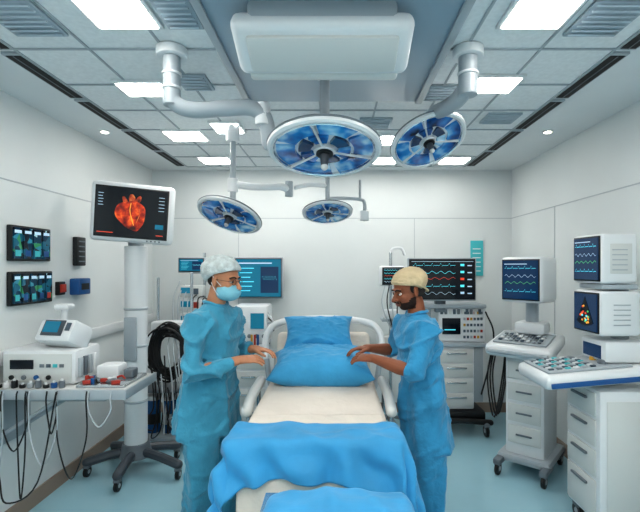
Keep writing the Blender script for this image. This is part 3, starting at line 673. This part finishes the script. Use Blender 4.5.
def figure(name,base,yaw,s,lean,arms,skin,scr,cap,head_yaw,head_pitch,masked,hem,bare,headoff=(0,0,0),fl=1.0):
    e=bpy.data.objects.new(name,None); e.location=base; bpy.context.collection.objects.link(e)
    base=V(base); R=Matrix.Rotation(math.radians(yaw),4,'Z')
    def L(x,y,z):
        ln=lean*max(0,z-.85)
        return base+(R@V((x+ln,y,z)))*s
    fwd=R@V((1,0,0)); side=R@V((0,1,0))
    P=[]
    secs=[(hem,.172*fl,.222*fl,-.015),(hem+.12,.158*fl,.207*fl,-.01),(.9,.14,.19,0),(1.02,.125,.178,.0),(1.15,.125,.18,.005),(1.27,.13,.198,.005),(1.35,.12,.205,0),(1.40,.10,.18,-.005),(1.435,.078,.13,-.01),(1.465,.062,.08,-.012)]
    P.append(tube_bm([L(c,0,z) for z,a,b,c in secs],[(b*s,a*s) for z,a,b,c in secs],32,up=fwd,cap=False))
    for sg in (1,-1):
        P.append(tube_bm([L(0,.085*sg,.9),L(.01,.095*sg,.7),L(.02,.105*sg,.48),L(0,.11*sg,.28),L(-.01,.112*sg,.09)],[(.105*s,.12*s),(.096*s,.112*s),(.083*s,.09*s),(.080*s,.084*s),(.08*s,.085*s)],20,up=fwd,cap=False))
    for sg,(el,wr,hd,curl,nz) in arms.items():
        sh=L(-.005,.165*sg,1.365); el=V(el); wr=V(wr)
        d=(wr-el)
        cuffp=el+d*(.16 if bare else .88)
        fr=.056 if bare else .043
        mid=(sh+el)/2
        P.append(tube_bm([L(-.0,.10*sg,1.36),sh,mid,el,(el+cuffp)/2,cuffp],[.078*s,.080*s,.066*s,.060*s,.058 if bare else .053,fr],18,cap=False))
        X=V(hd).normalized(); Z=V(nz); Z=(Z-X*Z.dot(X)).normalized(); Y=Z.cross(X)
        F=Matrix((X,Y,Z)).transposed().to_4x4(); F.translation=wr
        hp=[tube_bm([el+d*.12,el+d*.35,el+d*.7,wr,wr+X*.03],[.036,.041,.033,.026,.025],16)]
        hp+=hand_parts(F,-sg,curl)
        me=remesh(hp,.0034,1); link('forearm_and_hand_'+('l' if sg>0 else 'r'),me,e,[skin])
    me=remesh(P,.009,4)
    me.update()
    nr=[v.normal.copy() for v in me.vertices]
    Ri=R.inverted()
    rid=lambda x,y,z,k: max(0,1-abs(noise.noise(V((x,y,z))))*k)
    for v,nn in zip(me.vertices,nr):
        p=(Ri@(v.co-base))
        z=p.z/s
        a=rid(p.x*6+yaw,p.y*6,p.z*1.1,4)*.022
        b=rid(p.x*3+p.z*5,p.y*4-p.z*4,p.z*6+p.x*4+yaw,5)*.018
        c=noise.noise(V((p.x*9,p.y*9,p.z*5)))*.004
        lo=min(1,max(0,(1.15-z)/.3))
        if z>1.42: a*=.1;b*=.1;c*=.2
        v.co+=nn*(a*(.25+lo)+b*(1.2-.7*lo)+c-.009)
    link('scrubs',me,e,[scr])
    S=[]
    for sg in (1,-1):
        c=[L(-.07,.11*sg,.045),L(.0,.113*sg,.055),L(.08,.12*sg,.045),L(.15,.125*sg,.035)]
        S.append(tube_bm(c,[(.042,.042),(.05,.055),(.052,.045),(.045,.032)],16,up=(0,0,1)))
    link('shoes',remesh(S,.008,2),e,['shoe'])
    hc=L(.035,0,1.60)+V(headoff)
    HX=Matrix.Translation(hc)@Matrix.Rotation(math.radians(head_yaw),4,'Z')@Matrix.Rotation(math.radians(head_pitch),4,'Y')@Matrix.Scale(1.0*s/.98*1.03,4)
    H=[ellbm((-.012,0,.028),(.094,.076,.084)),ellbm((.022,0,-.035),(.066,.062,.078)),ellbm((.042,0,-.088),(.036,.036,.026)),ellbm((.012,0,-.075),(.055,.056,.035)),
       ellbm((.072,0,.022),(.018,.046,.011)),ellbm((.058,.036,-.028),(.022,.02,.018)),ellbm((.058,-.036,-.028),(.022,.02,.018)),
       tube_bm([(.080,0,.012),(.096,0,-.012),(.112,0,-.034)],[.0075,.009,.0125],12),ellbm((.094,.012,-.037),(.012,.008,.008)),ellbm((.094,-.012,-.037),(.012,.008,.008)),
       ellbm((.082,0,-.06),(.014,.024,.008)),ellbm((.080,0,-.072),(.014,.02,.008))]
    for sg in (1,-1): H.append(ellbm((-.008,.078*sg,-.012),(.019,.008,.032),(0,-12,sg*18)))
    nb=HX.inverted()@L(-.012,0,1.43)
    H.append(tube_bm([(-.02,0,-.05),(-.028,0,-.09),nb],[(.05,.054),(.05,.052),(.058,.055)],20))
    me=remesh(H,.0038,3)
    idx=None
    if not masked:
        for p in me.polygons:
            c=p.center
            if -.112<c.z<-.04 and c.x>-.02 and not (c.x>.082 and -.08<c.z<-.052 and abs(c.y)<.022) and (c.z<-.048 or c.x<.03) and not (c.z>-.06 and c.x>.04 and abs(c.y)>.028) and c.x+c.z*.3>-.03: p.material_index=1
        idx=[p.material_index for p in me.polygons]
    ob=link('head',me,e,[skin,'beard'],HX)
    if idx:
        for p,i in zip(me.polygons,idx): p.material_index=i
    q=B('face_details'); q.M=Matrix.Translation(-base)@HX
    for sg in (1,-1):
        q.ell((.0745,.031*sg,-.002),(.011,.014,.0085),'eye'); q.ell((.083,.031*sg,-.002),(.0045,.0065,.0065),'iris')
        q.path([(.0835,.018*sg,.006),(.0855,.031*sg,.0085),(.079,.046*sg,.003)],.0028,skin,seg=8)
        q.path([(.089,.014*sg,.020),(.088,.032*sg,.025),(.074,.05*sg,.018)],.0042,'hair',seg=8)
    if masked:
        for sg in (1,-1):
            pts=[(.092,.032*sg+.02*math.cos(a),-.004+.015*math.sin(a)) for a in [2*math.pi*k/12 for k in range(13)]]
            q.path(pts,.0014,'dark',n=2,seg=6); q.path([(.09,.052*sg,0),(.05,.074*sg,.002),(.0,.083*sg,.003)],.0014,'dark',seg=6)
        q.path([(.093,-.012,0),(.098,0,.003),(.093,.012,0)],.0014,'dark',seg=6)
        for sg in (1,-1): q.ell((-.03,.068*sg,-.008),(.03,.008,.03),'hair')
    else:
        q.ell((.0935,0,-.061),(.006,.021,.0045),'lip'); q.ell((.092,0,-.069),(.0065,.018,.005),'lip')
        q.path([(.094,-.028,-.053),(.101,0,-.049),(.094,.028,-.053)],.0045,'beard',seg=8)
        for sg in (1,-1): q.ell((-.0,.072*sg,.012),(.022,.006,.028),'hair'); q.ell((-.045,.060*sg,-.01),(.04,.014,.04),'hair')
    q.done(parent=e)
    bm=bmesh.new(); bmesh.ops.create_uvsphere(bm,u_segments=72,v_segments=44,radius=1)
    big=1.0 if masked else .96; wk=1 if masked else .5
    for v in bm.verts:
        d=v.co.copy(); n1=noise.noise(d*5+V((yaw,0,0)))*.05*wk+abs(noise.noise(V((math.atan2(d.y,d.x)*6,d.z*2,1))))*.09*wk
        k=1+n1
        v.co=V((-.026+d.x*.118*big*k,d.y*.1*big*k,.047+d.z*.09*big*k))
        lim=.045+v.co.x*.35 if v.co.x>-.02 else .038+(v.co.x+.02)*.8
        if not masked: lim-=.006
        if v.co.z<lim:
            dz=lim-v.co.z; v.co.z=lim-min(dz,.012); sc=max(.86,1-dz*1.6); v.co.x=-.015+(v.co.x+.015)*sc; v.co.y*=sc
    me=bpy.data.meshes.new('cap'); bm.to_mesh(me); bm.free()
    for p in me.polygons: p.use_smooth=True
    link('surgical_cap',me,e,[cap],HX)
    if not masked:
        q=B('cap_band'); q.M=Matrix.Translation(-base)@HX; pts=[]
        for k in range(25):
            a=2*math.pi*k/24; x=-.020+.102*math.cos(a); y=.090*math.sin(a)
            z=(.044+x*.35) if x>-.02 else .037+(x+.02)*.8
            pts.append((x,y,z))
        q.path(pts,.006,cap,n=3,seg=8); q.done(parent=e)
    if masked:
        bm=bmesh.new(); bmesh.ops.create_uvsphere(bm,u_segments=40,v_segments=28,radius=1)
        for v in bm.verts:
            d=v.co.copy(); pl=math.sin(d.z*22)*.012
            v.co=V((.034+d.x*(.081+pl*.1),d.y*.069,-.064+d.z*.056))
            if v.co.x<.0: v.co.x=0
            if v.co.z>-.035 and d.x>0: v.co.x+=.004
        me=bpy.data.meshes.new('mask'); bm.to_mesh(me); bm.free()
        for p in me.polygons: p.use_smooth=True
        link('face_mask',me,e,['mask'],HX)
        q=B('mask_straps'); q.M=Matrix.Translation(-base)@HX
        for sg in (1,-1):
            q.path([(.03,.066*sg,-.03),(.0,.079*sg,.0),(-.02,.082*sg,.02)],.0022,'white',seg=6); q.path([(.02,.066*sg,-.085),(-.0,.073*sg,-.06),(-.022,.082*sg,-.02)],.0022,'white',seg=6)
        q.done(parent=e)
    q=B('collar'); pts=[]
    for k in range(21):
        a=2*math.pi*k/20; dz=-.035*max(0,math.cos(a))**2
        pts.append(L(-.012+.066*math.cos(a),.08*math.sin(a),1.466+dz)-base)
    q.path(pts,.008,scr,n=3,seg=8); q.done(parent=e)
    return e
figure('surgeon',(-.765,2.60,0),-24,.985,.10,
  {-1:((-.78,2.32,1.06),(-.56,2.48,1.11),(.9,.45,.0),(12,20,16),(-.1,-.45,1)),
    1:((-.66,2.86,1.09),(-.53,2.76,1.12),(1,-.08,-.05),(16,24,20),(0,.1,1))},
  'skinA','scrub','capA',-20,8,True,.68,False,fl=.98)
figure('surgeon.001',(.54,2.60,0),194,.945,.10,
  {1:((.43,2.35,1.07),(.23,2.52,1.11),(-.85,.45,.0),(14,22,18),(.1,-.45,1)),
   -1:((.40,2.88,1.09),(.23,2.79,1.12),(-1,-.05,.0),(18,24,20),(0,.1,1))},
  'skinB','scrub2','capB',200,16,False,.60,True,fl=.9)

# ---------------- camera, world ----------------
w=bpy.data.worlds.new('World'); bpy.context.scene.world=w; w.use_nodes=True
w.node_tree.nodes['Background'].inputs[0].default_value=(.8,.87,.95,1); w.node_tree.nodes['Background'].inputs[1].default_value=.3
cam=bpy.data.cameras.new('Camera'); co=bpy.data.objects.new('Camera',cam); bpy.context.collection.objects.link(co)
co.location=(0,0,1.65); co.rotation_euler=(math.radians(90),0,0)
cam.sensor_width=36; cam.lens=24.02; cam.shift_x=-15/640; cam.shift_y=11/640; cam.clip_start=.05
bpy.context.scene.camera=co
sc=bpy.context.scene; sc.view_settings.view_transform='Standard'
try: sc.view_settings.look='Medium High Contrast'
except Exception as ex: print('look',ex)
